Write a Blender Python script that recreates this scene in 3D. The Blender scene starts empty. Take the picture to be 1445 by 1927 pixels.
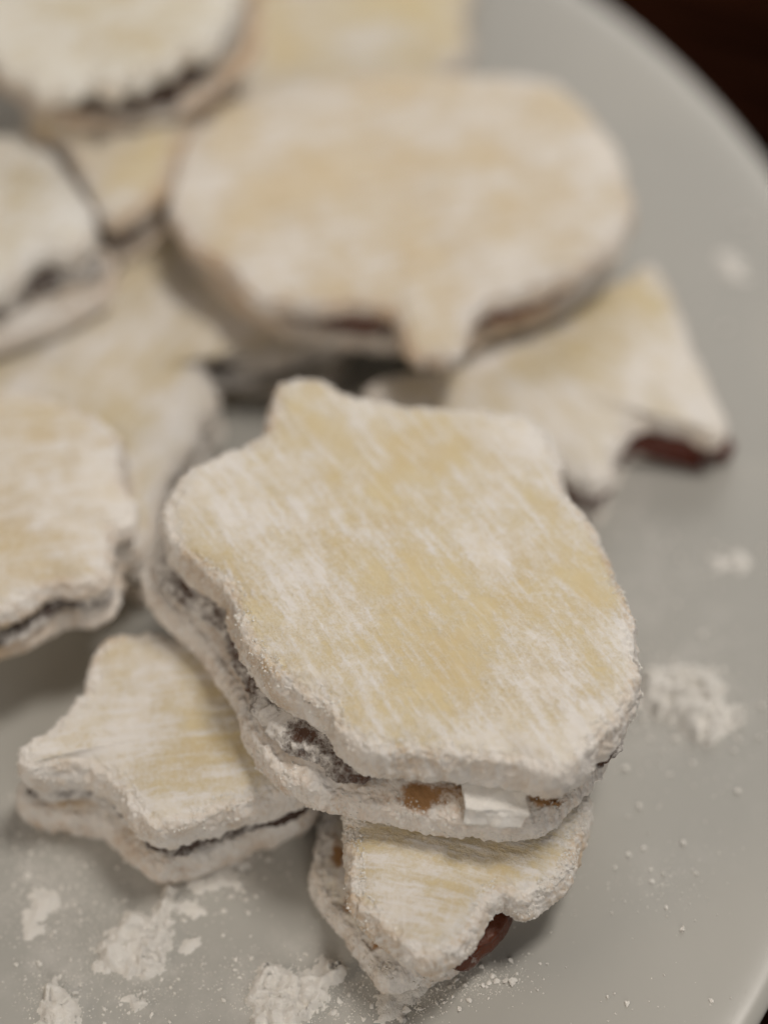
import bpy, math
import numpy as np
from mathutils import Vector, Matrix

# ------------------------------------------------------------------ camera, light, exposure (first)
CM = 0.01                                   # everything below is planned in centimetres
ELEV, FOV, DIST = math.radians(50), math.radians(36), 5.4/math.tan(math.radians(18))
scene = bpy.context.scene
COL = scene.collection
cam_pos = np.array([0.0, -DIST*math.cos(ELEV), DIST*math.sin(ELEV)])
cam_f = -cam_pos/np.linalg.norm(cam_pos)
cam_r = np.array([1.0, 0, 0]); cam_u = np.cross(cam_r, cam_f)
FPX = 963.5/math.tan(FOV/2)
cd = bpy.data.cameras.new('camera'); cam = bpy.data.objects.new('camera', cd); COL.objects.link(cam)
cam.matrix_world = Matrix(((cam_r[0], cam_u[0], -cam_f[0], cam_pos[0]*CM), (cam_r[1], cam_u[1], -cam_f[1], cam_pos[1]*CM),
                           (cam_r[2], cam_u[2], -cam_f[2], cam_pos[2]*CM), (0, 0, 0, 1)))
cd.sensor_fit = 'VERTICAL'; cd.sensor_height = 24; cd.sensor_width = 18
cd.lens = 12/math.tan(FOV/2)
cd.clip_start = 0.005; cd.clip_end = 20
cd.dof.use_dof = True; cd.dof.aperture_fstop = 4.8; cd.dof.aperture_blades = 7
scene.camera = cam

w = bpy.data.worlds.new('World'); scene.world = w; w.use_nodes = True
bg = w.node_tree.nodes['Background']; bg.inputs[0].default_value = (0.95, 0.95, 1.0, 1); bg.inputs[1].default_value = 0.055

def area(name, loc, target, size, power, color):
    l = bpy.data.lights.new(name, 'AREA'); l.shape = 'DISK'; l.size = size; l.energy = power; l.color = color
    o = bpy.data.objects.new(name, l); COL.objects.link(o); o.location = loc
    o.rotation_euler = (Vector(target)-Vector(loc)).to_track_quat('-Z', 'Y').to_euler()
    return o
area('lamp_overhead', (0.14, 0.06, 0.47), (0, 0, 0), 0.12, 1.15, (1.0, 0.935, 0.86))
area('lamp_left', (-0.55, -0.12, 0.26), (0, 0, 0.02), 0.26, 0.72, (1.0, 0.83, 0.65))
area('lamp_front', (0.14, -0.62, 0.30), (0, 0, 0.02), 0.34, 1.15, (1.0, 0.93, 0.85))
area('back_sheen_light', (0.25, 1.0, 0.50), (0, 0, 0), 0.80, 4.5, (1.0, 0.96, 0.91))  # added area light standing in for wall bounce; gives the plate its sheen
scene.view_settings.view_transform = 'Standard'; scene.view_settings.look = 'None'
scene.view_settings.exposure = 0.06; scene.view_settings.gamma = 1.0
scene.cycles.use_denoising = True
scene.cycles.sampling_pattern = 'BLUE_NOISE'

# ------------------------------------------------------------------ projection + noise helpers
def at(px, py, z, plane=None):
    """pixel of the photograph -> the point where its line of sight meets a horizontal or tilted plane (cm)"""
    d = cam_f + cam_r*(px-722.5)/FPX - cam_u*(py-963.5)/FPX
    if plane is None:
        return cam_pos + d*((z-cam_pos[2])/d[2])
    p0, n = plane
    return cam_pos + d*(np.dot(p0-cam_pos, n)/np.dot(d, n))

def _hash(ix, iy, iz, seed):
    h = (ix.astype(np.uint32)*np.uint32(374761393) + iy.astype(np.uint32)*np.uint32(668265263)
         + iz.astype(np.uint32)*np.uint32(2147483647) + np.uint32((seed*974634777) & 0xffffffff))
    h = (h ^ (h >> np.uint32(13)))*np.uint32(1274126177)
    h = (h ^ (h >> np.uint32(15)))*np.uint32(2246822519)
    return ((h ^ (h >> np.uint32(14))) & np.uint32(0xffffff)).astype(np.float32)/np.float32(0xffffff)*2-1

def vnoise(P, seed=0):
    P = np.asarray(P, np.float32) + np.float32(seed*7.31)
    i = np.floor(P).astype(np.int64); f = P-i; f = f*f*f*(f*(f*6-15)+10)
    x, y, z = i[..., 0], i[..., 1], i[..., 2]; fx, fy, fz = f[..., 0], f[..., 1], f[..., 2]
    r = 0
    for dx in (0, 1):
        for dy in (0, 1):
            for dz in (0, 1):
                wgt = (fx if dx else 1-fx)*(fy if dy else 1-fy)*(fz if dz else 1-fz)
                r = r + wgt*_hash(x+dx, y+dy, z+dz, seed)
    return r

def fbm(P, octaves=3, seed=0, gain=0.5):
    P = np.asarray(P, np.float32); r = 0; a = 1.0; s = 0
    for o in range(octaves):
        r = r + a*vnoise(P*(2.03**o), seed+o); s += a; a *= gain
    return r/s

def sstep(a, b, x):
    t = np.clip((x-a)/(b-a), 0, 1); return t*t*(3-2*t)

def smooth_closed(pts, n, tight=0.5):
    """closed Catmull-Rom curve resampled evenly"""
    p = np.asarray(pts, float); m = len(p); out = []
    for i in range(m):
        p0, p1, p2, p3 = p[i-1], p[i], p[(i+1) % m], p[(i+2) % m]
        t = np.linspace(0, 1, 24, endpoint=False)[:, None]
        m1, m2 = (p2-p0)*tight, (p3-p1)*tight
        out.append((2*t**3-3*t**2+1)*p1 + (t**3-2*t**2+t)*m1 + (-2*t**3+3*t**2)*p2 + (t**3-t**2)*m2)
    q = np.concatenate(out); q2 = np.vstack([q, q[:1]])
    L = np.r_[0, np.cumsum(np.hypot(*np.diff(q2, axis=0).T))]
    s = np.linspace(0, L[-1], n, endpoint=False)
    return np.c_[np.interp(s, L, q2[:, 0]), np.interp(s, L, q2[:, 1])]

def mesh_obj(name, V, F, mat, parent=None, attrs=None, smooth=True, origin=(0, 0, 0)):
    """V in cm, F an (n,3) or (n,4) array"""
    origin = np.asarray(origin, float)
    me = bpy.data.meshes.new(name)
    V = (np.asarray(V, float)-origin)*CM; F = np.asarray(F, np.int32); k = F.shape[1]
    me.vertices.add(len(V)); me.vertices.foreach_set('co', V.astype(np.float32).ravel())
    me.loops.add(F.size); me.loops.foreach_set('vertex_index', F.ravel())
    me.polygons.add(len(F)); me.polygons.foreach_set('loop_start', np.arange(0, F.size, k, dtype=np.int32))
    me.polygons.foreach_set('use_smooth', np.full(len(F), smooth))
    me.update(calc_edges=True)
    for an, av in (attrs or {}).items():
        a = me.attributes.new(an, 'FLOAT', 'POINT'); a.data.foreach_set('value', np.asarray(av, np.float32))
    me.materials.append(mat)
    o = bpy.data.objects.new(name, me); COL.objects.link(o)
    if parent is not None:
        o.parent = parent
    else:
        o.location = origin*CM
    return o

# ------------------------------------------------------------------ materials
def new_mat(name):
    m = bpy.data.materials.new(name); m.use_nodes = True; nt = m.node_tree
    b = nt.nodes['Principled BSDF']; return m, nt, b

class NT:
    def __init__(s, nt): s.nt = nt
    def n(s, t, **kw):
        x = s.nt.nodes.new(t)
        for k, v in kw.items(): setattr(x, k, v)
        return x
    def link(s, a, b): s.nt.links.new(a, b)
    def val(s, sock, v):
        if hasattr(v, 'is_linked') or isinstance(v, bpy.types.NodeSocket): s.link(v, sock)
        else: sock.default_value = v
    def math(s, op, a, b=0.0, clamp=False):
        x = s.n('ShaderNodeMath', operation=op); x.use_clamp = clamp
        s.val(x.inputs[0], a); s.val(x.inputs[1], b); return x.outputs[0]
    def noise(s, vec, scale, detail=3, rough=0.55):
        x = s.n('ShaderNodeTexNoise'); s.link(vec, x.inputs['Vector'])
        x.inputs['Scale'].default_value = scale; x.inputs['Detail'].default_value = detail
        x.inputs['Roughness'].default_value = rough; return x.outputs['Fac']
    def mapping(s, vec, scale=(1, 1, 1), rot=(0, 0, 0), loc=(0, 0, 0)):
        x = s.n('ShaderNodeMapping'); s.link(vec, x.inputs[0])
        x.inputs['Scale'].default_value = scale; x.inputs['Rotation'].default_value = rot
        x.inputs['Location'].default_value = loc; return x.outputs[0]
    def ramp(s, fac, a, b):
        x = s.n('ShaderNodeMapRange', interpolation_type='SMOOTHSTEP'); s.val(x.inputs[0], fac)
        x.inputs[1].default_value = a; x.inputs[2].default_value = b; return x.outputs[0]
    def mix(s, fac, a, b):
        x = s.n('ShaderNodeMix', data_type='RGBA'); s.val(x.inputs['Factor'], fac)
        s.val(x.inputs[6], a); s.val(x.inputs[7], b); return x.outputs[2]

POWDER = (0.80, 0.765, 0.72, 1)

def dough_mat(name, angle, seed, cover=0.0, streak=0.30, dough=(0.66, 0.555, 0.335, 1), powder=POWDER, rim=0.15):
    """pale shortbread with rolled-on streaks of icing sugar; attribute 'edge' adds sugar on rims and sides"""
    m, nt, b = new_mat(name); g = NT(nt)
    tc = g.n('ShaderNodeTexCoord').outputs['Object']
    cm = g.mapping(tc, (100, 100, 100), loc=(seed*3.7, seed*1.9, seed*0.7))
    rot = g.mapping(cm, (1, 1, 1), (0, 0, -angle))
    st = g.mapping(rot, (2.4, 15, 3.0))
    st2 = g.mapping(rot, (1.1, 4.6, 1.0))
    big = g.noise(cm, 0.75, 3, 0.6)
    s1 = g.noise(st, 1.0, 3, 0.6); s2 = g.noise(st2, 1.3, 4, 0.6)
    mid = g.noise(cm, 4.5, 4, 0.65); fine = g.noise(cm, 24, 4, 0.8)
    e = g.n('ShaderNodeAttribute', attribute_name='edge').outputs['Fac']
    f = g.math('MULTIPLY', big, 0.95)
    f = g.math('ADD', f, g.math('MULTIPLY', s1, streak))
    f = g.math('ADD', f, g.math('MULTIPLY', s2, 0.36))
    f = g.math('ADD', f, g.math('MULTIPLY', mid, 0.36))
    f = g.math('ADD', f, g.math('MULTIPLY', fine, 0.62))
    f = g.math('ADD', f, g.math('MULTIPLY', e, rim))
    f = g.math('ADD', f, g.n('ShaderNodeAttribute', attribute_name='dust').outputs['Fac'])
    mean = 0.5*(0.95+streak+0.36+0.36+0.62)
    soft = g.ramp(f, mean-0.14-cover, mean+0.25-cover)
    stain = g.n('ShaderNodeAttribute', attribute_name='stain').outputs['Fac']
    sn = g.ramp(g.math('ADD', stain, g.math('MULTIPLY', g.math('SUBTRACT', mid, 0.5), 3.2)), 0.25, 0.95)
    blot = g.noise(cm, 2.1, 3, 0.6)
    dc = g.mix(g.ramp(blot, 0.35, 0.75), dough, (dough[0]*0.96, dough[1]*0.92, dough[2]*0.85, 1))
    dc = g.mix(g.math('MULTIPLY', g.ramp(e, 0.7, 1.0), 0.75), dc, (0.60, 0.42, 0.27, 1))
    var = g.ramp(g.noise(rot, 3.0, 5, 0.75), 0.30, 0.62)
    thin = g.math('ADD', g.math('MULTIPLY', soft, g.math('ADD', g.math('MULTIPLY', var, 0.36), 0.54)), 0.06)
    thin = g.math('ADD', thin, g.math('MULTIPLY', g.ramp(s1, 0.46, 0.72), 0.26), True)
    col = g.mix(thin, dc, powder)
    col = g.mix(g.math('MULTIPLY', sn, g.ramp(stain, 0.05, 0.4)), col, (0.36, 0.20, 0.09, 1))
    g.link(col, b.inputs['Base Color'])
    b.inputs['Roughness'].default_value = 0.85
    b.inputs['Specular IOR Level'].default_value = 0.18
    grain = g.noise(cm, 34, 3, 0.8)
    h = g.math('ADD', g.math('MULTIPLY', soft, 0.6), g.math('MULTIPLY', g.math('MULTIPLY', grain, 0.75), g.math('ADD', soft, 0.25)))
    h = g.math('ADD', h, g.math('MULTIPLY', s1, 0.35))
    bp = g.n('ShaderNodeBump'); bp.inputs['Strength'].default_value = 0.85; bp.inputs['Distance'].default_value = 0.00009
    g.link(h, bp.inputs['Height']); g.link(bp.outputs[0], b.inputs['Normal'])
    b.inputs['Subsurface Weight'].default_value = 0.0
    return m

def jam_mat(name, cover, color=(0.075, 0.018, 0.008, 1)):
    m, nt, b = new_mat(name); g = NT(nt)
    tc = g.n('ShaderNodeTexCoord').outputs['Object']; cm = g.mapping(tc, (100, 100, 100))
    big = g.noise(cm, 2.6, 3, 0.6); fine = g.noise(cm, 15, 4, 0.75)
    e = g.n('ShaderNodeAttribute', attribute_name='bare').outputs['Fac']
    f = g.math('ADD', g.math('MULTIPLY', big, 0.9), g.math('MULTIPLY', fine, 0.7))
    f = g.math('SUBTRACT', f, g.math('MULTIPLY', e, 0.26))
    msk = g.ramp(f, 0.70-cover, 0.97-cover)
    g.link(g.mix(g.math('MULTIPLY', msk, 0.93), color, POWDER), b.inputs['Base Color'])
    g.link(g.math('ADD', g.math('MULTIPLY', msk, 0.6), 0.25), b.inputs['Roughness'])
    b.inputs['Specular IOR Level'].default_value = 0.4
    grain = g.noise(cm, 30, 3, 0.8)
    bp = g.n('ShaderNodeBump'); bp.inputs['Strength'].default_value = 0.8; bp.inputs['Distance'].default_value = 0.00025
    g.link(g.math('ADD', msk, g.math('MULTIPLY', grain, 0.6)), bp.inputs['Height']); g.link(bp.outputs[0], b.inputs['Normal'])
    return m

def sugar_mat(name, color=(0.80, 0.77, 0.72, 1)):
    m, nt, b = new_mat(name); g = NT(nt)
    tc = g.n('ShaderNodeTexCoord').outputs['Object']; cm = g.mapping(tc, (100, 100, 100))
    k = g.noise(cm, 9, 4, 0.7)
    g.link(g.mix(k, (color[0]*0.93, color[1]*0.92, color[2]*0.90, 1), color), b.inputs['Base Color'])
    b.inputs['Roughness'].default_value = 0.9; b.inputs['Specular IOR Level'].default_value = 0.15
    bp = g.n('ShaderNodeBump'); bp.inputs['Strength'].default_value = 0.8; bp.inputs['Distance'].default_value = 0.00025
    g.link(g.noise(cm, 32, 3, 0.8), bp.inputs['Height']); g.link(bp.outputs[0], b.inputs['Normal'])
    return m

PC, PR = np.array([-7.42, 1.60]), 12.72
def plate_mat():
    m, nt, b = new_mat('glazed_stoneware'); g = NT(nt)
    tc = g.n('ShaderNodeTexCoord').outputs['Object']; cm = g.mapping(tc, (100, 100, 100))
    k = g.noise(cm, 0.5, 2, 0.5); dust = g.ramp(g.noise(cm, 1.1, 5, 0.7), 0.55, 0.8)
    c = g.mix(k, (0.412, 0.403, 0.370, 1), (0.430, 0.420, 0.386, 1))
    dust = g.math('MULTIPLY', dust, 0.12)
    film = g.ramp(g.noise(cm, 2.2, 6, 0.75), 0.40, 0.72)
    for (px, py, rad, amt) in ((1250, 1300, 1.1, 0.55), (1180, 1080, 0.9, 0.4), (250, 1790, 1.2, 0.5), (560, 1890, 0.9, 0.5), (80, 1640, 0.9, 0.45), (440, 1640, 0.6, 0.4), (1240, 1680, 0.6, 0.2), (100, 1880, 0.8, 0.5), (1170, 960, 0.5, 0.5)):
        p = at(px, py, 0); vd = g.n('ShaderNodeVectorMath', operation='DISTANCE'); g.link(cm, vd.inputs[0])
        vd.inputs[1].default_value = (p[0]-PC[0], p[1]-PC[1], 1.24)
        near = g.ramp(vd.outputs['Value'], rad*1.3, 0.0)
        dust = g.math('MAXIMUM', dust, g.math('MULTIPLY', g.math('MULTIPLY', film, near), amt*0.8))
    c = g.mix(dust, c, POWDER)
    g.link(c, b.inputs['Base Color'])
    g.link(g.math('ADD', g.math('MULTIPLY', dust, 0.10), 0.36), b.inputs['Roughness'])
    b.inputs['Specular IOR Level'].default_value = 0.5
    bp = g.n('ShaderNodeBump'); bp.inputs['Strength'].default_value = 0.12; bp.inputs['Distance'].default_value = 0.0002
    g.link(g.noise(cm, 3, 2, 0.5), bp.inputs['Height']); g.link(bp.outputs[0], b.inputs['Normal'])
    return m

def wood_mat():
    m, nt, b = new_mat('dark_walnut'); g = NT(nt)
    tc = g.n('ShaderNodeTexCoord').outputs['Object']; cm = g.mapping(tc, (100, 100, 100), (0, 0, 0.5))
    v = g.mapping(cm, (0.12, 1.4, 1)); k = g.noise(v, 1.3, 5, 0.65)
    g.link(g.mix(g.ramp(k, 0.35, 0.7), (0.006, 0.0022, 0.0012, 1), (0.024, 0.008, 0.004, 1)), b.inputs['Base Color'])
    b.inputs['Roughness'].default_value = 0.7; b.inputs['Specular IOR Level'].default_value = 0.0
    return m

M_SUGAR = sugar_mat('icing_sugar', (0.86, 0.835, 0.79, 1)); M_ICING = sugar_mat('icing_chip', (0.90, 0.88, 0.84, 1))

# ------------------------------------------------------------------ the setting: table and plate
n = 48
gx, gy = np.meshgrid(np.linspace(-80, 80, n), np.linspace(-60, 110, n)); V = np.c_[gx.ravel(), gy.ravel(), np.full(n*n, -1.25)]
idx = np.arange(n*n).reshape(n, n)
F = np.stack([idx[:-1, :-1], idx[:-1, 1:], idx[1:, 1:], idx[1:, :-1]], -1).reshape(-1, 4)
o = mesh_obj('table_top', V, F, wood_mat()); o['kind'] = 'structure'

PC, PR = np.array([-7.42, 1.60]), 12.72
prof = [(0, 0), (2, 0), (4, 0), (6, 0), (7.5, 0.0), (8.6, 0.02), (9.5, 0.07), (10.3, 0.15), (11.0, 0.25), (11.6, 0.35), (12.1, 0.44), (12.45, 0.50),
        (12.62, 0.51), (12.72, 0.47), (12.74, 0.41), (12.68, 0.34), (12.4, 0.22), (11.6, 0.05), (10.5, -0.22), (9.2, -0.50), (8.4, -0.70), (8.15, -0.85), (8.1, -1.2), (8.0, -1.24), (7.7, -1.24), (7.6, -1.1), (7.55, -0.7), (4, -0.62), (0, -0.62)]
prof = np.array(prof)
t = np.linspace(0, 1, len(prof)); tt = np.linspace(0, 1, 110)
prof = np.c_[np.interp(tt, t, prof[:, 0]), np.interp(tt, t, prof[:, 1])]
for _ in range(2): prof[1:-1] = 0.25*prof[:-2]+0.5*prof[1:-1]+0.25*prof[2:]
NA = 240; th = np.linspace(0, 2*math.pi, NA, endpoint=False)
V = np.stack([PC[0]+prof[:, None, 0]*np.cos(th), PC[1]+prof[:, None, 0]*np.sin(th), np.repeat(prof[:, 1:2], NA, 1)], -1).reshape(-1, 3)
idx = np.arange(len(prof)*NA).reshape(len(prof), NA); idn = np.roll(idx, -1, 1)
F = np.stack([idx[:-1], idx[1:], idn[1:], idn[:-1]], -1).reshape(-1, 4)
plate = mesh_obj('plate', V, F, plate_mat(), origin=(PC[0], PC[1], -1.24))
plate['label'] = 'large pale grey glazed plate carrying all the sugared biscuits'; plate['category'] = 'plate'

# fine crumbs, uncountable
def icos():
    t = (1+5**.5)/2
    v = np.array([(-1,t,0),(1,t,0),(-1,-t,0),(1,-t,0),(0,-1,t),(0,1,t),(0,-1,-t),(0,1,-t),(t,0,-1),(t,0,1),(-t,0,-1),(-t,0,1)], float)
    f = np.array([(0,11,5),(0,5,1),(0,1,7),(0,7,10),(0,10,11),(1,5,9),(5,11,4),(11,10,2),(10,7,6),(7,1,8),(3,9,4),(3,4,2),(3,2,6),(3,6,8),(3,8,9),(4,9,5),(2,4,11),(6,2,10),(8,6,7),(9,8,1)])
    return v/np.linalg.norm(v[0]), f
IV, IF = icos()
def grains(name, pos, size, mat, seed, flat=0.6, kind='stuff', parent=None, origin=(0, 0, 0)):
    r = np.random.default_rng(seed); n_ = len(pos)
    v = IV[None]*(1+0.35*r.standard_normal((n_, 12, 1)))*size[:, None, None]*np.array([1, 1, flat])
    a = r.uniform(0, 2*math.pi, n_); ca, sa = np.cos(a)[:, None], np.sin(a)[:, None]
    sx = r.uniform(0.7, 1.5, n_)[:, None]
    x, y = v[:, :, 0]*sx, v[:, :, 1]
    v = np.stack([x*ca-y*sa, x*sa+y*ca, v[:, :, 2]], -1)+pos[:, None]
    F = (IF[None]+12*np.arange(n_)[:, None, None]).reshape(-1, 3)
    o = mesh_obj(name, v.reshape(-1, 3), F, mat, parent=parent, smooth=False, origin=origin)
    if kind: o['kind'] = kind
    return o
# ------------------------------------------------------------------ biscuit builder
def local_outline(px_pts, plane, base, n):
    P = np.array([at(x, y, 0, plane) for x, y in px_pts]) - base
    return smooth_closed(P[:, :2], n)

def polar_slab(name, parent, base, R2, zc, slope, thick, mat, seed, rings=(60, 22, 14), bevel=0.08, dome=0.05,
               crust=1.0, attr='edge', attrval=None, warp=0.03, centre=(0, 0), edge_noise=0.02, dents=(), pits=0.0, stains=None, dust=None):
    """a baked slab: outline R2 (N,2) about base, flat-ish top at height zc, rounded rims, crumbly sides"""
    N = len(R2); c = np.array(centre, float)
    d = R2-c
    per = np.linalg.norm(np.roll(R2, -1, 0)-R2, axis=1).sum()
    tang = np.roll(R2, -1, 0)-np.roll(R2, 1, 0); k = max(2, N//300)
    for _ in range(k): tang = (np.roll(tang, 1, 0)+tang+np.roll(tang, -1, 0))/3
    tang /= np.linalg.norm(tang, axis=1)[:, None]+1e-9
    nor = np.c_[tang[:, 1], -tang[:, 0]]
    nor *= np.sign((nor*d).sum(1).mean())
    p3 = np.c_[R2, np.full(N, seed*3.0)]
    R2 = R2 + nor*((edge_noise if N > 800 else edge_noise*2.6)*fbm(p3*2.2, 2, seed)+edge_noise*0.55*crust*fbm(p3*9, 3, seed+5))[:, None]
    inner = R2-nor*bevel
    V = []; E = []; Dn = []
    rad = np.linalg.norm(inner-c, axis=1)
    S = np.linspace(0.0, 1, rings[0])**0.85
    for s in S:
        p = c+(inner-c)*s
        dist = (1-s)*rad
        z = np.full(N, zc, float) + dome*(1-s*s) - 0.045*np.exp(-dist/0.10)
        V.append(np.c_[p, z]); E.append(np.exp(-dist/0.16)*0.85); Dn.append(np.tile([0, 0, 1.], (N, 1)))
    for q in np.linspace(0, 1, rings[1]+1)[1:]:
        a = q*math.pi/2
        p = inner+nor*bevel*math.sin(a); z = np.full(N, zc-0.045-bevel*(1-math.cos(a)))
        V.append(np.c_[p, z]); E.append(np.full(N, 0.85+0.2*q)); Dn.append(np.c_[nor*math.sin(a), np.full(N, math.cos(a))])
    zb = zc-thick; z0 = zc-0.045-bevel; bb = bevel*0.6
    for q in np.linspace(0, 1, rings[2]+1)[1:]:
        p = R2+nor*(0.03*math.sin(q*math.pi)); z = np.full(N, z0+(zb+bb-z0)*q)
        V.append(np.c_[p, z]); E.append(np.full(N, 1.0)); Dn.append(np.c_[nor, np.zeros(N)])
    for q in np.linspace(0, 1, 7)[1:]:
        a = q*math.pi/2
        p = R2-nor*bb*(1-math.cos(a)); z = np.full(N, zb+bb*(1-math.sin(a)))
        V.append(np.c_[p, z]); E.append(np.full(N, 0.8)); Dn.append(np.c_[nor*math.cos(a), np.full(N, -math.sin(a))])
    last = R2-nor*bb
    for s in (0.9, 0.6, 0.25, 0.0):
        V.append(np.c_[c+(last-c)*s, np.full(N, zb)]); E.append(np.full(N, 0.3)); Dn.append(np.tile([0, 0, -1.], (N, 1)))
    m = len(V); V = np.concatenate(V); E = np.concatenate(E); Dn = np.concatenate(Dn)
    # crumb relief
    side = sstep(0.35, 0.95, E)
    Pn = V.astype(np.float32)
    big = fbm(Pn*1.1, 2, seed+11); mid = fbm(Pn*5.5, 3, seed+17); fine = fbm(Pn*17, 2, seed+23, 0.7); 
    lump = np.abs(fbm(Pn*9, 2, seed+31))
    amt = warp*big + crust*(0.012*mid + 0.004*fine) + crust*side*(0.030*mid+0.015*fine+0.020*lump+(0.009*fbm(Pn*34, 2, seed+29, 0.7) if N > 800 else 0))
    if pits:
        amt -= pits*sstep(0.25, 0.6, fbm(Pn*3.1, 2, seed+41))*side
    for (dx, dy, r, dep) in dents:
        dd = np.hypot(V[:, 0]-dx, V[:, 1]-dy)
        V[:, 2] -= dep*np.exp(-(dd/r)**2)*(Dn[:, 2] > 0.2)
    V = V+Dn*amt[:, None]
    V[:, 2] += slope[0]*V[:, 0]+slope[1]*V[:, 1]
    V[:, 2] += 0.05*vnoise(np.c_[V[:, :2]*0.55, np.full(len(V), seed)], seed+3)
    idx = np.arange(m*N).reshape(m, N); idn = np.roll(idx, -1, 1)
    F = np.stack([idx[:-1], idx[1:], idn[1:], idn[:-1]], -1).reshape(-1, 4)
    area2 = ((R2[:, 0]-c[0])*np.roll(R2[:, 1]-c[1], -1)-np.roll(R2[:, 0]-c[0], -1)*(R2[:, 1]-c[1])).sum()
    if area2 < 0: F = F[:, ::-1]
    at_ = {attr: E if attrval is None else attrval(V, m, N)}
    if dust: at_['dust'] = dust(V)
    if stains: at_['stain'] = stains(V)
    return mesh_obj(name, V, F, mat, parent, at_)

def polar_r(R2, ths):
    a = np.unwrap(np.arctan2(R2[:, 1], R2[:, 0]))
    if a[-1] < a[0]: a = a[::-1]; R2 = R2[::-1]
    r = np.hypot(R2[:, 0], R2[:, 1]); o = np.argsort(a % (2*math.pi)); a = (a % (2*math.pi))[o]; r = r[o]
    return np.interp(ths, np.r_[a[-1]-2*math.pi, a, a[0]+2*math.pi], np.r_[r[-1], r, r[0]])

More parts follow.
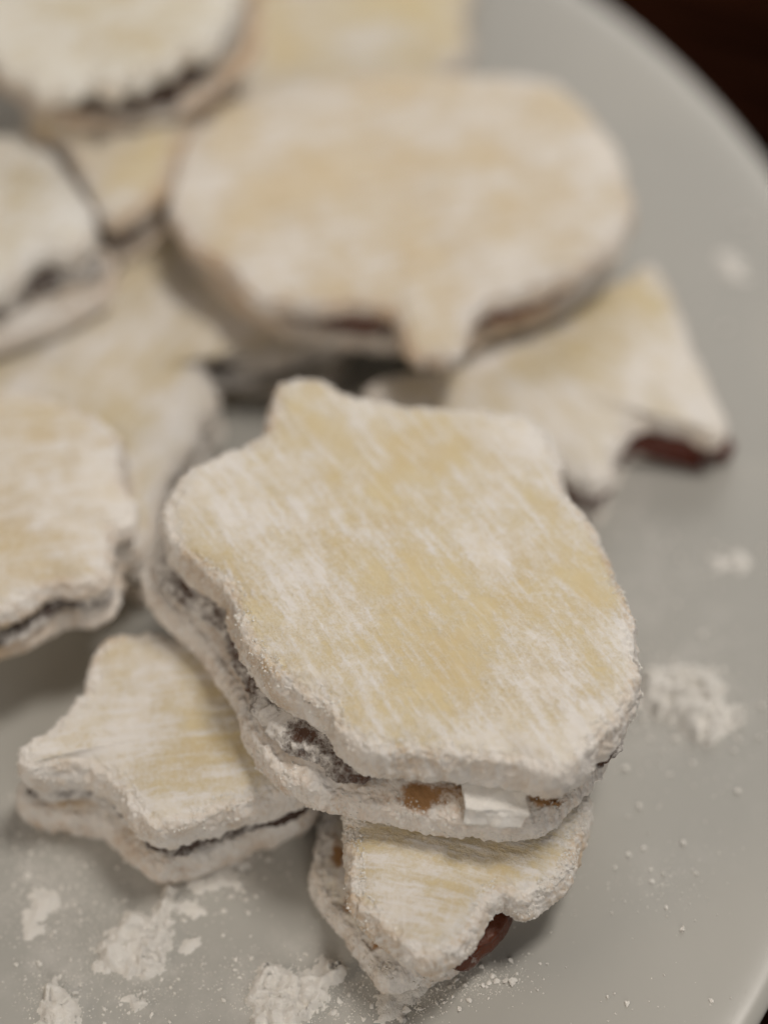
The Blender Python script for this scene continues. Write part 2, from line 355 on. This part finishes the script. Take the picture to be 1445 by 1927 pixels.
def cookie(name, label, ctr, z_base, top_px, bot_px, mats, seed, N=500, slope=(0, 0), t_top=0.30, t_bot=0.29, gap=0.15,
           fill_in=0.07, bumps=(), rings=(50, 12, 10), dome=0.05, warp=0.03, crust=1.0, dents=(), bevel=0.075, fill_noise=0.06,
           bare=(), fill_out=0.0, stain=(), crumbs=0, dusty=(), fill_crust=1.2, group='jam sandwich biscuits heaped on the plate'):
    """ctr is a pixel inside both outlines. top_px / bot_px trace the upper face of each slab."""
    z_top = z_base+t_bot+gap+t_top; z_bt = z_base+t_bot
    nrm = np.array([-slope[0], -slope[1], 1.0])
    c3 = at(ctr[0], ctr[1], z_top); base = np.array([c3[0], c3[1], z_base])
    e = bpy.data.objects.new(name, None); COL.objects.link(e); e.location = base*CM; e.empty_display_size = 0.01
    e['label'] = label; e['category'] = 'biscuit'; e['group'] = group
    top = local_outline(top_px, (np.array([c3[0], c3[1], z_top]), nrm), base, N)
    pb = (np.array([c3[0], c3[1], z_bt]), nrm)
    bot = top.copy() if bot_px is None else local_outline(bot_px, pb, base, N)
    if bot_px is None:
        bot = bot*0.985 + np.array([0.02, -0.03])
    mt, mb, mj = mats
    dl = []
    for (x, y, r, dep) in dents:
        q = at(x, y, 0, (np.array([c3[0], c3[1], z_top]), nrm))-base; dl.append((q[0], q[1], r, dep))
    kw = dict(rings=rings, warp=warp, crust=crust, bevel=bevel)
    du = []
    for (x, y, sx, sy, ang, am) in dusty:
        q = at(x, y, 0, (np.array([c3[0], c3[1], z_top]), nrm))-base; du.append((q[0], q[1], sx, sy, math.radians(ang), am))
    def dustfn(V):
        r = np.zeros(len(V))
        for (x, y, sx, sy, an, am) in du:
            dx, dy = V[:, 0]-x, V[:, 1]-y; a_, b_ = dx*math.cos(an)+dy*math.sin(an), -dx*math.sin(an)+dy*math.cos(an)
            r += am*np.exp(-(a_/sx)**2-(b_/sy)**2)
        return np.clip(r, -0.4, 0.5)
    ot = polar_slab('top_layer', e, base, top, z_top-z_base, slope, t_top, mt, seed, dome=dome, dents=dl, dust=dustfn if du else None, **kw)
    sl = []
    for (x, y, sx, sy) in stain:
        q = at(x, y, 0, pb)-base; sl.append((q[0], q[1], sx, sy))
    def stainfn(V):
        r = np.zeros(len(V))
        for (x, y, sx, sy) in sl: r = np.maximum(r, np.exp(-((V[:, 0]-x)/sx)**2-((V[:, 1]-y)/sy)**2)*(V[:, 2] > t_bot-0.10))
        return r
    ob = polar_slab('bottom_layer', e, base, bot, t_bot, slope, t_bot, mb, seed+100, dome=0.0, stains=stainfn if sl else None, **kw)
    ths = np.linspace(0, 2*math.pi, N, endpoint=False)
    rt, rb = polar_r(top, ths), polar_r(bot, ths)
    rf = np.minimum(rt, rb)*(1-fill_out)+np.maximum(rt, rb)*fill_out-fill_in
    dirs = np.c_[np.cos(ths), np.sin(ths)]
    rf = rf+fill_noise*fbm(np.c_[dirs*3.2, np.full(N, seed)], 3, seed+7)
    zmid = (np.array([c3[0], c3[1], z_bt+gap*0.5]), nrm); bl = []
    for (x, y, wdt, amt) in bumps:
        q = at(x, y, 0, zmid)-base; a0 = math.atan2(q[1], q[0]); rr = math.hypot(q[0], q[1])
        da = (ths-a0+math.pi) % (2*math.pi)-math.pi
        rf = rf+amt*np.exp(-(da*rr/wdt)**2)
    for (x, y, wdt) in bare:
        q = at(x, y, 0, zmid)-base; bl.append((q[0], q[1], wdt))
    def barefn(V, m, n_):
        r = np.zeros(len(V))
        for (x, y, wd) in bl: r = np.maximum(r, np.exp(-((V[:, 0]-x)**2+(V[:, 1]-y)**2)/wd**2))
        return r
    polar_slab('jam_filling', e, base, dirs*rf[:, None], t_bot+gap+0.015, slope, gap+0.03, mj, seed+200, dome=0.0, warp=0.0,
               crust=fill_crust*crust, rings=(14, 6, 10), bevel=0.04, attr='bare', attrval=barefn, edge_noise=0.03)
    if crumbs:
        rg = np.random.default_rng(seed)
        for obj_, cnt in ((ot, crumbs), (ob, int(crumbs*0.6))):
            nv = len(obj_.data.vertices); co = np.empty(nv*3, np.float32); obj_.data.vertices.foreach_get('co', co); co = co.reshape(-1, 3)/CM
            ed = np.empty(nv, np.float32); obj_.data.attributes['edge'].data.foreach_get('value', ed)
            keep = np.where((ed > 0.55) & (fbm(co*3.0, 2, seed+77) > -0.1))[0]; top_ = np.where((ed < 0.55) & (co[:, 2] > 0.3) & (fbm(co*2.0, 3, seed+78) > 0.12))[0]
            pick = np.r_[rg.choice(keep, cnt), np.array([], int)]
            sz_ = 0.003*(4.5**(rg.random(len(pick))**2.0)); grains('sugar_crumbs', co[pick].astype(float), sz_, M_SUGAR, seed, flat=0.9, parent=e)
    return e, base

J_DARK = jam_mat('dusted_dark_jam', 0.10, (0.060, 0.032, 0.022, 1)); J_RED = jam_mat('bare_red_jam', -0.12, (0.13, 0.022, 0.008, 1)); J_GLOSS = jam_mat('wet_amber_jam', -0.03, (0.085, 0.020, 0.006, 1)); J_CRUST = jam_mat('sugar_crusted_jam', 0.12, (0.105, 0.055, 0.035, 1))

# --- A: the big bell-shaped biscuit in front
A_top = [(520,722),(560,706),(612,710),(665,735),(730,748),(810,752),(890,758),(960,768),(1010,785),(1042,820),(1055,865),(1060,915),(1095,955),(1135,1015),(1165,1080),(1188,1150),(1200,1225),(1196,1290),(1170,1345),(1128,1390),(1092,1432),(1045,1450),(970,1430),(900,1420),(840,1414),(760,1405),(690,1402),(640,1372),(610,1325),(560,1292),(505,1258),(468,1208),(442,1150),(428,1105),(385,1072),(335,1030),(312,975),(318,925),(352,880),(420,845),(490,812),(512,775)]
A_bot = [(540,800),(640,790),(850,830),(1000,860),(1030,920),(1070,985),(1130,1060),(1170,1150),(1188,1250),(1178,1335),(1140,1415),(1095,1468),(1040,1522),(965,1541),(850,1538),(740,1520),(650,1498),(575,1470),(512,1430),(468,1370),(440,1300),(398,1230),(345,1165),(298,1120),(272,1078),(285,1045),(330,1000),(360,940),(430,880)]
m_A1 = dough_mat('dough_bell_upper', math.radians(-58), 1, cover=0.02, streak=0.30)
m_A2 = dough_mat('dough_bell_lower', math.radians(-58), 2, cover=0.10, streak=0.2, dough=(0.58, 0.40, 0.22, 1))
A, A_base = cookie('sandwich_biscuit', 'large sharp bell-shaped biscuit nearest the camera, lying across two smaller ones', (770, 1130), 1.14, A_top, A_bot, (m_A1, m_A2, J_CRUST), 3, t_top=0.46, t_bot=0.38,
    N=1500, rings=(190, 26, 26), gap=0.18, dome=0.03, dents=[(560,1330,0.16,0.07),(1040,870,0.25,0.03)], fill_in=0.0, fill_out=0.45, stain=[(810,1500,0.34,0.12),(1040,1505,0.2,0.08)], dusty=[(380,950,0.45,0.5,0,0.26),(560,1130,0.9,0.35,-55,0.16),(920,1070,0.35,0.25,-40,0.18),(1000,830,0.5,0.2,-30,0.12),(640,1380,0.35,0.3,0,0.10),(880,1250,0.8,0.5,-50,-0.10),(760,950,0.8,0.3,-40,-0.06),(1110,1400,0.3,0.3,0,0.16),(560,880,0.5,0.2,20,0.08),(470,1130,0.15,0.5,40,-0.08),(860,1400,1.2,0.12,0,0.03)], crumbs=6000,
    bumps=[(820,1500,0.45,-0.26),(1000,1500,0.5,-0.2),(690,1450,0.3,-0.10),(470,1290,0.12,-0.05),(560,1400,0.15,0.06)], bare=[(820,1490,0.4),(570,1385,0.12),(370,1110,0.12),(1140,1430,0.12)], fill_noise=0.09)

# --- C: small biscuit below it
C_top = [(652,1560),(655,1625),(662,1690),(705,1735),(755,1775),(800,1806),(845,1790),(880,1768),(902,1738),(920,1702),(948,1682),(982,1690),(1010,1680),(1045,1662),(1068,1635),(1085,1595),(1108,1540),(1100,1480),(1040,1430),(930,1400),(800,1400),(690,1440),(650,1490)]
C_bot = [(602,1560),(592,1610),(596,1665),(640,1730),(695,1800),(722,1838),(790,1832),(838,1815),(872,1790),(900,1748),(945,1712),(1005,1682),(1050,1630),(1085,1560),(1080,1480),(930,1430),(760,1420),(650,1460),(610,1510)]
m_C1 = dough_mat('dough_small_upper', math.radians(-14), 4, cover=0.02, streak=0.5)
m_C2 = dough_mat('dough_small_lower', math.radians(-14), 5, cover=0.14, streak=0.2)
cookie('sandwich_biscuit', 'small pointed biscuit showing wet red jam, half under the bell-shaped biscuit', (870, 1565), 0.02, C_top, C_bot, (m_C1, m_C2, J_GLOSS), 9,
    N=1100, rings=(110, 20, 20), bumps=[(935,1770,0.34,0.26),(880,1810,0.15,0.10),(635,1610,0.12,0.02),(700,1760,0.3,-0.1)], bare=[(940,1790,0.5),(635,1620,0.2)], t_top=0.40, t_bot=0.38, gap=0.26, fill_crust=0.3, stain=[(632,1610,0.08,0.22),(668,1700,0.09,0.16),(730,1775,0.2,0.06)], dusty=[(720,1680,0.25,0.4,40,0.05),(960,1690,0.4,0.1,20,0.2),(820,1560,0.8,0.2,0,-0.06)], crumbs=6000)

# --- B: star at lower left
B_top = [(172,1238),(205,1200),(265,1186),(330,1190),(390,1215),(470,1250),(520,1320),(560,1400),(575,1460),(530,1485),(460,1505),(390,1530),(310,1548),(272,1540),(240,1500),(205,1462),(155,1435),(95,1437),(55,1440),(35,1418),(52,1388),(110,1345),(150,1305),(168,1268)]
B_bot = [(180,1270),(260,1230),(350,1240),(480,1290),(560,1380),(590,1480),(560,1530),(480,1558),(400,1588),(345,1610),(290,1618),(250,1598),(215,1560),(180,1535),(120,1528),(60,1512),(32,1490),(38,1460),(90,1410),(150,1350)]
m_B1 = dough_mat('dough_star_upper', math.radians(8), 6, cover=0.05, streak=0.36)
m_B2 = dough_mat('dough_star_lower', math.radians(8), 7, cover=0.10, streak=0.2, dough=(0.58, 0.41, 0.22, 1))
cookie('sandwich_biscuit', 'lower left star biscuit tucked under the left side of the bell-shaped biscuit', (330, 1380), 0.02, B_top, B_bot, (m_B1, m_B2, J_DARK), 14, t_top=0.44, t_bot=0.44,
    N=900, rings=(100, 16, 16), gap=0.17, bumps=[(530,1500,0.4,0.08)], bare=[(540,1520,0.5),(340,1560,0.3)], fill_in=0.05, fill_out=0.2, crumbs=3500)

# --- D: star to the right
D_top = [(1176,520),(1200,500),(1240,508),(1272,565),(1300,640),(1340,715),(1362,755),(1368,790),(1352,818),(1325,812),(1295,790),(1240,778),(1190,795),(1160,838),(1148,885),(1112,902),(1070,885),(1040,860),(980,850),(900,840),(820,800),(740,765),(690,735),(720,705),(800,690),(870,680),(930,640),(1010,600),(1090,560),(1160,520)]
m_D = dough_mat('dough_right_star', math.radians(-50), 8, cover=0.08, streak=0.2)
cookie('sandwich_biscuit', 'star biscuit at the right with dark red jam in its notch', (1060, 740), 0.02, D_top, None, (m_D, m_D, jam_mat('dark_red_jam', -0.08, (0.11, 0.022, 0.010, 1))), 21, t_top=0.27, gap=0.30, t_bot=0.22,
    N=700, rings=(60, 12, 12), bumps=[(1255,850,0.35,0.10),(1340,850,0.2,0.05)], bare=[(1255,850,0.45),(1255,850,0.45)], fill_in=0.06)

# --- E: big round biscuit with a tail, behind
E_top = [(1182,330),(1188,385),(1165,440),(1115,490),(1050,520),(965,546),(905,560),(886,590),(876,640),(858,662),(815,668),(776,652),(750,606),(738,574),(690,560),(625,562),(560,562),(480,540),(428,500),(372,455),(338,415),(325,365),(336,300),(372,235),(430,182),(540,150),(700,135),(850,128),(980,134),(1060,165),(1135,235)]
E_bot = [(345,430),(380,488),(440,545),(500,590),(560,612),(640,625),(740,636),(810,642),(880,635),(920,615),(985,592),(1060,560),(1120,520),(1168,460),(1183,390),(1130,260),(980,190),(700,190),(430,240),(350,330)]
m_E = dough_mat('dough_round_back', math.radians(20), 10, cover=0.05, streak=0.16, dough=(0.67, 0.56, 0.38, 1), rim=0.06)
cookie('sandwich_biscuit', 'largest biscuit, round with a short stub, out of focus behind the bell', (760, 370), 0.86, E_top, E_bot, (m_E, m_E, J_RED), 27,
    N=700, rings=(60, 12, 12), gap=0.20, t_bot=0.26, bumps=[(1000,600,0.4,0.10),(690,610,0.3,0.10)], bare=[(1000,590,0.5),(690,610,0.5)], fill_in=0.10, warp=0.05)

# --- F: broad star under the pile at the left
F_top = [(-90,700),(-80,560),(40,500),(160,450),(300,400),(430,420),(560,480),(650,560),(640,635),(560,655),(480,662),(425,650),(385,640),(372,678),(405,722),(402,752),(375,778),(365,820),(325,868),(300,930),(285,995),(262,1060),(225,1050),(150,1000),(60,960),(-40,880)]
m_F = dough_mat('dough_left_broad', math.radians(60), 12, cover=0.08, streak=0.2)
cookie('sandwich_biscuit', 'broad star biscuit at the left under other biscuits', (230, 700), 0.02, F_top, None, (m_F, m_F, J_DARK), 33,
    N=700, rings=(60, 12, 12), warp=0.03)

# --- G: star at the left edge, resting on F
G_top = [(-140,820),(-60,740),(20,735),(90,745),(160,770),(212,805),(222,850),(222,885),(246,930),(240,972),(208,995),(202,1040),(192,1078),(155,1098),(105,1095),(60,1115),(20,1140),(-40,1160),(-140,1170)]
G_bot = [(-140,880),(-60,800),(100,810),(200,850),(225,940),(210,1000),(195,1060),(150,1115),(105,1150),(60,1178),(0,1198),(-140,1230)]
m_G = dough_mat('dough_left_star', math.radians(15), 13, cover=0.00, streak=0.25, dough=(0.64, 0.52, 0.31, 1))
cookie('sandwich_biscuit', 'lobed biscuit cut off by the left edge, above the lower left star', (60, 950), 0.80, G_top, None, (m_G, m_G, J_DARK), 39,
    N=600, rings=(60, 12, 12), bumps=[(60,1150,0.6,0.04)], bare=[(80,1140,0.3)], fill_in=0.03)

# --- J: pale yellow biscuit below the top-left one
J_top = [(60,190),(200,140),(400,110),(432,145),(410,178),(360,230),(326,290),(305,335),(278,370),(250,392),(212,408),(182,392),(160,340),(120,265),(60,240)]
m_J = dough_mat('dough_yellow_left', math.radians(30), 15, cover=0.02, streak=0.2, dough=(0.70, 0.59, 0.36, 1), rim=0.05)
cookie('sandwich_biscuit', 'plain yellow barely sugared biscuit wedged below the top left biscuit', (235, 270), 0.84, J_top, None, (m_J, m_J, J_DARK), 45,
    N=400, rings=(40, 10, 10), bumps=[(230,425,0.3,0.04)], bare=[(230,425,0.6)], fill_in=0.04)

# --- H: thickly sugared biscuit at the left edge
H_top = [(-160,280),(-40,252),(50,252),(98,290),(132,335),(158,375),(172,415),(160,452),(118,470),(84,470),(55,490),(30,515),(0,530),(-60,560),(-160,560)]
H_bot = [(-160,360),(0,340),(120,380),(190,440),(212,500),(198,540),(150,565),(95,592),(50,612),(0,625),(-160,655)]
m_H = dough_mat('dough_left_sugared', math.radians(70), 17, cover=0.15, streak=0.25, dough=(0.64, 0.54, 0.33, 1), powder=(0.80, 0.78, 0.74, 1))
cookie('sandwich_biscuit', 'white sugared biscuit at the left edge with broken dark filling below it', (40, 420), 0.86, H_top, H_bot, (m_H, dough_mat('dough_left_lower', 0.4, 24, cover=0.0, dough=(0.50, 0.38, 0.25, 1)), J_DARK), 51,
    N=500, rings=(50, 12, 12), gap=0.20, bumps=[(100,520,0.4,0.06)], bare=[(60,520,0.35),(110,490,0.3)], fill_in=0.03, fill_out=0.3, fill_noise=0.14)

# --- I: topmost, at the upper left corner
I_top = [(-120,-140),(200,-260),(440,-200),(470,-90),(436,0),(412,50),(385,88),(345,92),(322,122),(285,128),(262,148),(232,142),(214,165),(182,152),(160,148),(138,165),(105,160),(75,168),(50,140),(22,128),(-20,95),(-100,0)]
I_bot = [(-110,-60),(200,-200),(450,-120),(488,30),(482,80),(430,130),(385,165),(330,193),(240,214),(150,216),(80,196),(20,158),(-40,110)]
m_I = dough_mat('dough_top_left', math.radians(25), 19, cover=0.11, streak=0.22, dough=(0.64, 0.54, 0.33, 1), powder=(0.80, 0.78, 0.72, 1))
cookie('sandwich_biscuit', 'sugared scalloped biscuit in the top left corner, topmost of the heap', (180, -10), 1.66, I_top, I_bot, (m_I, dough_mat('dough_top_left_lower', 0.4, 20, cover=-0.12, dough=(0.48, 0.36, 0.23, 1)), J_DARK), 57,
    N=600, rings=(50, 12, 12), gap=0.26, t_bot=0.22, t_top=0.27, bumps=[(300,160,0.5,0.05)], bare=[(300,160,0.5),(130,190,0.4)], fill_in=0.05, fill_noise=0.08, fill_out=0.2)

# --- K: yellow biscuit at the top edge
K_top = [(380,-160),(620,-260),(860,-200),(890,-60),(872,30),(880,75),(850,118),(800,150),(700,180),(560,185),(450,170),(400,100),(370,-20)]
m_K = dough_mat('dough_yellow_top', math.radians(10), 23, cover=0.04, streak=0.2, dough=(0.72, 0.61, 0.37, 1), rim=0.05)
cookie('sandwich_biscuit', 'yellow barely sugared biscuit at the top edge behind the large round one', (640, 20), 0.02, K_top, None, (m_K, m_K, J_DARK), 63,
    N=400, rings=(40, 10, 10))

# ------------------------------------------------------------------ loose sugar
rng = np.random.default_rng(5)
def inside(P, poly):
    x, y = P[:, 0], P[:, 1]; r = np.zeros(len(P), bool); j = len(poly)-1
    for i in range(len(poly)):
        xi, yi = poly[i]; xj, yj = poly[j]
        cnd = ((yi > y) != (yj > y)) & (x < (xj-xi)*(y-yi)/(yj-yi+1e-12)+xi); r ^= cnd; j = i
    return r
def seg_dist(P, poly):
    dmin = np.full(len(P), 1e9)
    for i in range(len(poly)):
        a, b = poly[i-1], poly[i]; ab = b-a; t_ = np.clip(((P-a)@ab)/(ab@ab+1e-12), 0, 1)
        dmin = np.minimum(dmin, np.linalg.norm(P-(a+t_[:, None]*ab), axis=1))
    return dmin

def plate_z(x, y):
    r = np.hypot(x-PC[0], y-PC[1]); return np.interp(r, [0, 7.5, 8.6, 9.5, 10.3, 11.0, 11.6, 12.1, 12.45], [0, 0, .02, .07, .15, .25, .35, .44, .5])

def heap(name, poly_px, height, seed, step=0.019, ragged=0.20, label=None, cat=None, group=None, broken=0.0):
    """a crusty drift of icing sugar: closed height field over a ragged outline"""
    poly = np.array([at(x, y, 0)[:2] for x, y in poly_px])
    lo, hi = poly.min(0)-0.3, poly.max(0)+0.3
    nx, ny = [int(v) for v in np.ceil((hi-lo)/step)]
    X, Y = np.meshgrid(lo[0]+np.arange(nx)*step, lo[1]+np.arange(ny)*step); P = np.c_[X.ravel(), Y.ravel()]
    sd = seg_dist(P, poly)*np.where(inside(P, poly), 1, -1)
    P3 = np.c_[P, np.full(len(P), seed*1.7)]
    sd = sd+ragged*fbm(P3*6.5, 4, seed, 0.62)-broken*sstep(0.05, 0.45, fbm(P3*3.2, 3, seed+9))
    top = height*(1-np.exp(-np.clip(sd, 0, None)/0.07))*(0.75+0.5*fbm(P3*3.5, 3, seed+2)+0.40*fbm(P3*13, 3, seed+4))
    ck = np.abs(fbm(P3*3.8, 3, seed+21)); top = top*(1-0.6*(1-sstep(0.0, 0.07, ck)))*(1-0.7*sstep(0.35, 0.55, fbm(P3*8, 2, seed+25)))
    ok = (sd > 0)
    z0 = plate_z(P[:, 0], P[:, 1])+0.004
    zt = z0+np.where(ok, np.clip(top, 0.006, None), 0)
    okg = ok.reshape(ny, nx); idx = np.arange(ny*nx).reshape(ny, nx)
    cell = okg[:-1, :-1] & okg[:-1, 1:] & okg[1:, 1:] & okg[1:, :-1]
    F = np.stack([idx[:-1, :-1], idx[:-1, 1:], idx[1:, 1:], idx[1:, :-1]], -1)[cell]
    # grow the skirt: cells touching the mask sink to the plate
    any_ = (okg[:-1, :-1] | okg[:-1, 1:] | okg[1:, 1:] | okg[1:, :-1]) & ~cell
    F = np.concatenate([F, np.stack([idx[:-1, :-1], idx[:-1, 1:], idx[1:, 1:], idx[1:, :-1]], -1)[any_]])
    V = np.c_[P, np.where(ok, zt, z0-0.006)]
    used = np.unique(F); mp = np.full(len(V), -1); mp[used] = np.arange(len(used)); V = V[used]; F = mp[F]
    V[:, :2] += 0.3*step*np.c_[vnoise(V*40, seed), vnoise(V*40+9, seed)]
    c = V.mean(0); c[2] = 0.0
    o = mesh_obj(name, V, F, M_SUGAR, origin=c)
    if label: o['label'] = label; o['category'] = cat
    if group: o['group'] = group
    return o

GS = 'drifts of icing sugar on the plate'
heap('sugar_drift', [(320,1682),(338,1720),(322,1750),(330,1790),(305,1812),(285,1832),(258,1850),(262,1890),(238,1885),(222,1840),(178,1822),(160,1788),(195,1752),(240,1720),(285,1705)], 0.17, 3, label='largest ragged drift of icing sugar on the bare plate at lower left', cat='sugar', group=GS, broken=0.05)
heap('sugar_drift', [(110,1822),(122,1850),(140,1880),(146,1927),(140,1990),(60,1990),(72,1920),(80,1860)], 0.15, 5, label='narrow sugar drift cut by the bottom edge near the left corner', cat='sugar', group=GS)
heap('sugar_drift', [(490,1806),(525,1820),(560,1838),(640,1820),(655,1842),(610,1868),(620,1905),(580,1935),(560,2000),(440,1990),(470,1920),(480,1860)], 0.17, 8, label='crusty sugar drift at the bottom edge just left of the small pointed biscuit', cat='sugar', group=GS, broken=0.07)
heap('sugar_drift', [(1205,1285),(1260,1280),(1330,1295),(1358,1330),(1352,1360),(1390,1365),(1385,1405),(1350,1428),(1300,1420),(1270,1390),(1215,1375),(1190,1340)], 0.22, 12, label='thick soft drift of icing sugar on the plate right of the bell-shaped biscuit', cat='sugar', group=GS)
heap('sugar_drift', [(395,1600),(460,1585),(470,1620),(440,1650),(445,1672),(390,1672),(350,1665),(385,1635)], 0.07, 16, ragged=0.2, label='thin sugar drift on the plate against the right foot of the lower left star', cat='sugar', group=GS)
heap('sugar_drift', [(20,1655),(75,1660),(110,1680),(92,1720),(65,1752),(50,1700),(25,1685)], 0.04, 19, ragged=0.26, broken=0.1, label='faint thin sugar drift at the left edge below the lower left star', cat='sugar', group=GS)
heap('sugar_drift', [(340,1700),(385,1708),(402,1722),(370,1728),(345,1722)], 0.05, 22, ragged=0.12, label='small flat sugar flake just above right of the largest drift', cat='sugar', group=GS)
heap('sugar_drift', [(335,1790),(352,1772),(374,1768),(378,1785),(350,1795)], 0.07, 24, ragged=0.05, label='smooth white sugar lump right of the largest drift', cat='sugar', group=GS)
heap('sugar_drift', [(290,1820),(310,1816),(320,1832),(300,1838)], 0.06, 26, ragged=0.05, label='tiny round sugar lump touching the lower right of the largest drift', cat='sugar', group=GS)
heap('sugar_drift', [(1335,1085),(1380,1075),(1398,1098),(1360,1112),(1340,1108)], 0.06, 28, ragged=0.12, label='blurred sugar lump near the right edge halfway up the plate', cat='sugar', group=GS)
heap('sugar_drift', [(1340,515),(1365,520),(1395,570),(1372,575),(1352,548)], 0.05, 30, ragged=0.10, label='blurred sugar fleck on the plate beyond the right star biscuit', cat='sugar', group=GS)
heap('sugar_drift', [(720,1868),(770,1862),(790,1885),(760,1927),(775,1970),(700,1980),(710,1930)], 0.07, 34, ragged=0.24, broken=0.1, label='crumbly sugar spilling below the tip of the small pointed biscuit', cat='sugar', group=GS)

pts = []; sz = []
def spray(cx, cy, sx, sy, n_, s0, s1):
    for _ in range(n_):
        px, py = cx+sx*rng.standard_normal(), cy+sy*rng.standard_normal()
        s = s0*(s1/s0)**(rng.random()**3.2); p = at(px, py, 0); p[2] = plate_z(p[0], p[1])+0.45*s
        pts.append(p); sz.append(s)
spray(250, 1790, 110, 90, 252, 0.0053, 0.022); spray(560, 1880, 90, 50, 180, 0.0053, 0.022)
spray(90, 1700, 80, 70, 156, 0.0053, 0.0225); spray(110, 1880, 70, 60, 96, 0.0053, 0.0225)
spray(1250, 1400, 80, 70, 156, 0.0060, 0.0375); spray(1225, 1690, 60, 45, 42, 0.0045, 0.0263)
spray(1180, 1930, 70, 30, 18, 0.0053, 0.022); spray(870, 1860, 70, 30, 120, 0.0045, 0.0300)
spray(760, 1890, 60, 30, 120, 0.0053, 0.0300); spray(1200, 1150, 90, 150, 120, 0.0060, 0.0300)
spray(430, 1640, 60, 30, 96, 0.0053, 0.0263); spray(1330, 1090, 60, 40, 42, 0.0075, 0.0375)
spray(1370, 560, 40, 60, 36, 0.0075, 0.0375); spray(700, 1700, 500, 200, 210, 0.0030, 0.0135); spray(60, 1580, 50, 40, 120, 0.0053, 0.0225)
for (cx_, cy_, sx_, sy_, n_) in ((250, 1790, 90, 80, 1500), (560, 1880, 90, 50, 1200), (90, 1700, 60, 60, 900), (110, 1880, 50, 50, 500), (1270, 1360, 90, 60, 1600),
                                (1225, 1200, 50, 130, 900), (430, 1640, 60, 30, 800), (760, 1890, 60, 30, 700), (900, 1860, 60, 25, 500), (1360, 1090, 40, 25, 500), (40, 1560, 30, 60, 700), (1240, 1690, 60, 40, 200), (1130, 960, 60, 40, 500)):
    spray(cx_, cy_, sx_*0.8, sy_*0.8, int(n_*1.6), 0.0022, 0.008)
grains('sugar_crumbs', np.array(pts), np.array(sz), M_SUGAR, 3)

# ------------------------------------------------------------------ the white chip on the ledge of the bell-shaped biscuit
def chip():
    z0 = 1.14+0.38
    q = [at(868, 1486, z0+0.20), at(1000, 1498, z0+0.20), at(985, 1516, z0+0.17), at(885, 1506, z0+0.17),
         at(868, 1545, z0-0.0), at(985, 1552, z0-0.0)]
    # outline on the ledge: a wedge seen from its thick front side
    fl, fr = at(880, 1534, z0+0.01), at(984, 1541, z0+0.01)
    nx_, nz_, ny_ = 34, 16, 14
    V = []; F = []
    u = np.linspace(0, 1, nx_)
    def P(i, j, k):   # i along, j up, k back
        base = fl*(1-i)+fr*i
        x = base[0]-0.03+(j*0.03)+(0.07*(i-0.5)*j)
        y = base[1]-0.08+k*0.34+0.06*j*(1-k)
        z = z0+0.005+j*(0.150-0.02*i)
        return (x, y, z)
    vid = {}
    def add(i, j, k):
        key = (round(i*999), round(j*999), round(k*999))
        if key not in vid: vid[key] = len(V); V.append(P(i, j, k))
        return vid[key]
    A1, B1, C1 = np.linspace(0, 1, nx_), np.linspace(0, 1, nz_), np.linspace(0, 1, ny_)
    for a in range(nx_-1):
        for b_ in range(nz_-1):
            for k in (0, 1):
                f = [add(A1[a], B1[b_], k), add(A1[a+1], B1[b_], k), add(A1[a+1], B1[b_+1], k), add(A1[a], B1[b_+1], k)]; F.append(f if k == 0 else f[::-1])
        for c_ in range(ny_-1):
            for k in (0, 1):
                f = [add(A1[a], k, C1[c_]), add(A1[a+1], k, C1[c_]), add(A1[a+1], k, C1[c_+1]), add(A1[a], k, C1[c_+1])]; F.append(f if k == 1 else f[::-1])
    for b_ in range(nz_-1):
        for c_ in range(ny_-1):
            for k in (0, 1):
                f = [add(k, B1[b_], C1[c_]), add(k, B1[b_+1], C1[c_]), add(k, B1[b_+1], C1[c_+1]), add(k, B1[b_], C1[c_+1])]; F.append(f if k == 1 else f[::-1])
    V = np.array(V); V = V+0.040*np.c_[fbm(V*6, 3, 1), fbm(V*9, 3, 5), 0.6*fbm(V*9, 3, 9)]
    o = mesh_obj('icing_chip', V, np.array(F), M_ICING, origin=V.mean(0)-np.array([0, 0, 0.1]))
    o['label'] = 'bright white block of icing wedged in the front gap of the bell-shaped biscuit'; o['category'] = 'icing'
chip()

# focus on the near side of the bell-shaped biscuit
fp = at(700, 1450, 1.7); cd.dof.focus_distance = float(np.dot(fp-cam_pos, cam_f)+0.25)*CM
